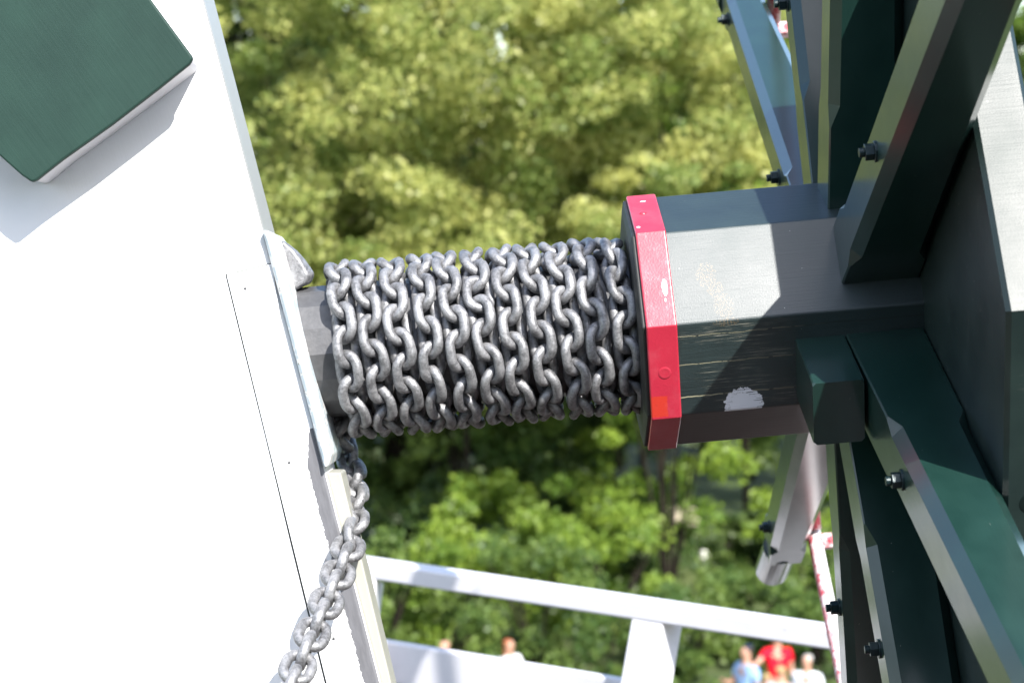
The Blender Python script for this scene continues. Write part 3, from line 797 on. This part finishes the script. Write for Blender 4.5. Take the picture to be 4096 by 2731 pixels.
# ================================================================== PEOPLE
SK = plain('skin', (.46, .25, .17), .55, 0, 0, 8, .1)
def cloth(n, c): return plain(n, c, .85, 0, .2, 20, .15)
def skinobj(name, nodes, edges, material, parent, sub=1):
    me = bpy.data.meshes.new(name); loc = WL[parent.name] if parent else Vector()
    me.from_pydata([Vector(n[0]) for n in nodes], edges, [])
    o = bpy.data.objects.new(name, me); col.objects.link(o); me.materials.append(material)
    s = o.modifiers.new('skin', 'SKIN'); s.use_smooth_shade = True
    for i, nd in enumerate(nodes):
        r_ = nd[1]; r_ = (r_, r_) if not isinstance(r_, tuple) else r_
        me.skin_vertices[0].data[i].radius = r_; me.skin_vertices[0].data[i].use_root = (i == 0)
    ss = o.modifiers.new('subd', 'SUBSURF'); ss.levels = sub; ss.render_levels = sub
    o.parent = parent; return o
def person(label, px, py, h, yaw, shirt, trousers, hair, armL=0, armR=0, longhair=False, cap=None, lean=0):
    th = PITCH + math.atan((py - 784) / 5220); Dd = (HC - h * .935) / math.tan(th)
    base = gpt(px, Dd); t = empty('person', base); t.rotation_euler = (lean, 0, yaw)
    k = h / 1.75
    def arm(s, raised):
        sh = (s * .19 * k, 0, 1.43 * k)
        if raised == 0: el = (s * .25 * k, .02, 1.14 * k); wr = (s * .24 * k, -.10 * k, .91 * k); hd_ = (s * .23 * k, -.14 * k, .83 * k)
        elif raised == 1: el = (s * .27 * k, -.05 * k, 1.17 * k); wr = (s * .18 * k, -.27 * k, 1.22 * k); hd_ = (s * .12 * k, -.34 * k, 1.27 * k)
        else: el = (s * .36 * k, -.10 * k, 1.30 * k); wr = (s * .52 * k, -.22 * k, 1.26 * k); hd_ = (s * .60 * k, -.26 * k, 1.27 * k)
        return sh, el, wr, hd_
    n = [((0, 0, .95 * k), (.15 * k, .105 * k)), ((0, 0, 1.12 * k), (.135 * k, .095 * k)), ((0, -.01, 1.32 * k), (.17 * k, .11 * k)), ((0, 0, 1.47 * k), (.085 * k, .07 * k)), ((0, -.01 * k, 1.54 * k), (.058 * k, .058 * k)),
         ((0, -.02 * k, 1.60 * k), (.068 * k, .080 * k)), ((0, -.02 * k, 1.68 * k), (.078 * k, .096 * k)), ((0, -.01 * k, 1.74 * k), (.055 * k, .07 * k))]
    e = [(0, 1), (1, 2), (2, 3), (3, 4), (4, 5), (5, 6), (6, 7)]
    sh_n = [(n[0][0], (.168 * k, .122 * k)), (n[1][0], (.158 * k, .112 * k)), (n[2][0], (.188 * k, .125 * k)), ((0, 0, 1.45 * k), (.105 * k, .085 * k))]
    sh_e = [(0, 1), (1, 2), (2, 3)]
    tr_n = [((0, 0, .97 * k), (.165 * k, .12 * k))]; tr_e = []
    for s, rz_ in ((-1, armL), (1, armR)):
        a = arm(s, rz_); i = len(n)
        n += [(a[0], .062 * k), (a[1], .046 * k), (a[2], .032 * k), (a[3], (.042 * k, .020 * k))]; e += [(2, i), (i, i + 1), (i + 1, i + 2), (i + 2, i + 3)]
        hx, hy, hz = a[3]; ii = i + 3
        for q in range(5):
            j = len(n); ang = (q - 2) * .016 * k; ln = (.055, .075, .082, .078, .06)[q] * k
            dx, dy, dz = (a[3][0] - a[2][0]), (a[3][1] - a[2][1]), (a[3][2] - a[2][2]); l_ = math.sqrt(dx * dx + dy * dy + dz * dz)
            n.append(((hx + ang + dx / l_ * ln, hy + dy / l_ * ln, hz + dz / l_ * ln), .009 * k)); e.append((ii, j))
        i = len(sh_n); sh_n += [(a[0], .078 * k), (tuple(x * .35 + y * .65 for x, y in zip(a[0], a[1])), .064 * k)]; sh_e += [(2, i), (i, i + 1)]
        i = len(n); n += [((s * .095 * k, 0, .86 * k), .092 * k), ((s * .105 * k, -.01, .48 * k), .060 * k), ((s * .11 * k, .03, .09 * k), .040 * k), ((s * .12 * k, -.13 * k, .035 * k), (.04 * k, .028 * k))]
        e += [(0, i), (i, i + 1), (i + 1, i + 2), (i + 2, i + 3)]
        i = len(tr_n); tr_n += [((s * .095 * k, 0, .86 * k), .110 * k), ((s * .105 * k, -.01, .48 * k), .082 * k), ((s * .11 * k, .03, .13 * k), .070 * k)]; tr_e += [(0, i), (i, i + 1), (i + 1, i + 2)]
    b = skinobj('body', n, e, SK, t)
    skinobj('shirt', sh_n, sh_e, shirt, t); skinobj('trousers', tr_n, tr_e, trousers, t)
    # hair: shell over the skull, with nose/eyes modelled on the head as a small child
    hn = [((0, .022 * k, 1.62 * k), (.072 * k, .062 * k)), ((0, .014 * k, 1.70 * k), (.090 * k, .095 * k)), ((0, .008 * k, 1.755 * k), (.070 * k, .080 * k))]; he = [(0, 1), (1, 2)]
    if longhair: hn.insert(0, ((0, .06 * k, 1.46 * k), (.085 * k, .045 * k))); he = [(0, 1), (1, 2), (2, 3)]
    skinobj('hair', hn, he, hair, t)
    fc = [((0, -.092 * k, 1.655 * k), .012 * k), ((0, -.112 * k, 1.635 * k), .014 * k)]
    skinobj('nose', fc, [(0, 1)], SK, t)
    if cap:
        cn = [((0, .01 * k, 1.715 * k), (.098 * k, .105 * k)), ((0, .005 * k, 1.775 * k), (.07 * k, .08 * k))]
        skinobj('cap', cn, [(0, 1)], cap, t)
    tag(t, label, 'person', 'visitors in the garden')
    return t
H_red = plain('auburn_hair', (.34, .10, .035), .6); H_dk = plain('dark_hair', (.03, .022, .018), .6); H_gr = plain('grey_hair', (.45, .43, .40), .7); H_bl = plain('fair_hair', (.40, .28, .13), .6)
jeans = cloth('dark_jeans', (.03, .04, .08)); beige = cloth('beige_cloth', (.38, .32, .22)); greyc = cloth('grey_cloth', (.15, .15, .16))
person('man in pale blue shirt and dark cap looking down', 1727, 1500, 1.80, R(-60), cloth('pale_blue_cotton', (.30, .45, .72)), jeans, H_dk, 1, 0, cap=cloth('navy_cap', (.02, .03, .06)))
person('woman in red top with reddish hair, arm stretched out', 1797, 1466, 1.70, R(15), cloth('red_cotton', (.72, .012, .03)), beige, H_red, 2, 0, True)
person('fair haired woman in pale pink patterned top in front of the red top', 1806, 1545, 1.66, R(150), cloth('pale_pink_cotton', (.70, .48, .48)), greyc, H_bl, 1, 1)
person('child in bright green shirt between the blue and pink shirts', 1772, 1560, 1.45, R(190), cloth('green_cotton', (.12, .48, .12)), jeans, H_bl, 0, 0)
person('grey haired person in white shirt near the red and white rod', 1868, 1520, 1.68, R(-30), cloth('white_cotton', (.72, .74, .78)), greyc, H_gr, 0, 1)
person('red haired woman in white top above the lower rail', 1168, 1484, 1.66, R(40), cloth('white_linen', (.74, .72, .74)), jeans, H_red, 0, 1, True)
person('person of whom only the pinkish head shows above the lower rail', 1018, 1489, 1.68, R(-20), beige, greyc, plain('pinkish_bald_hair', (.50, .26, .19), .6), 0, 0)
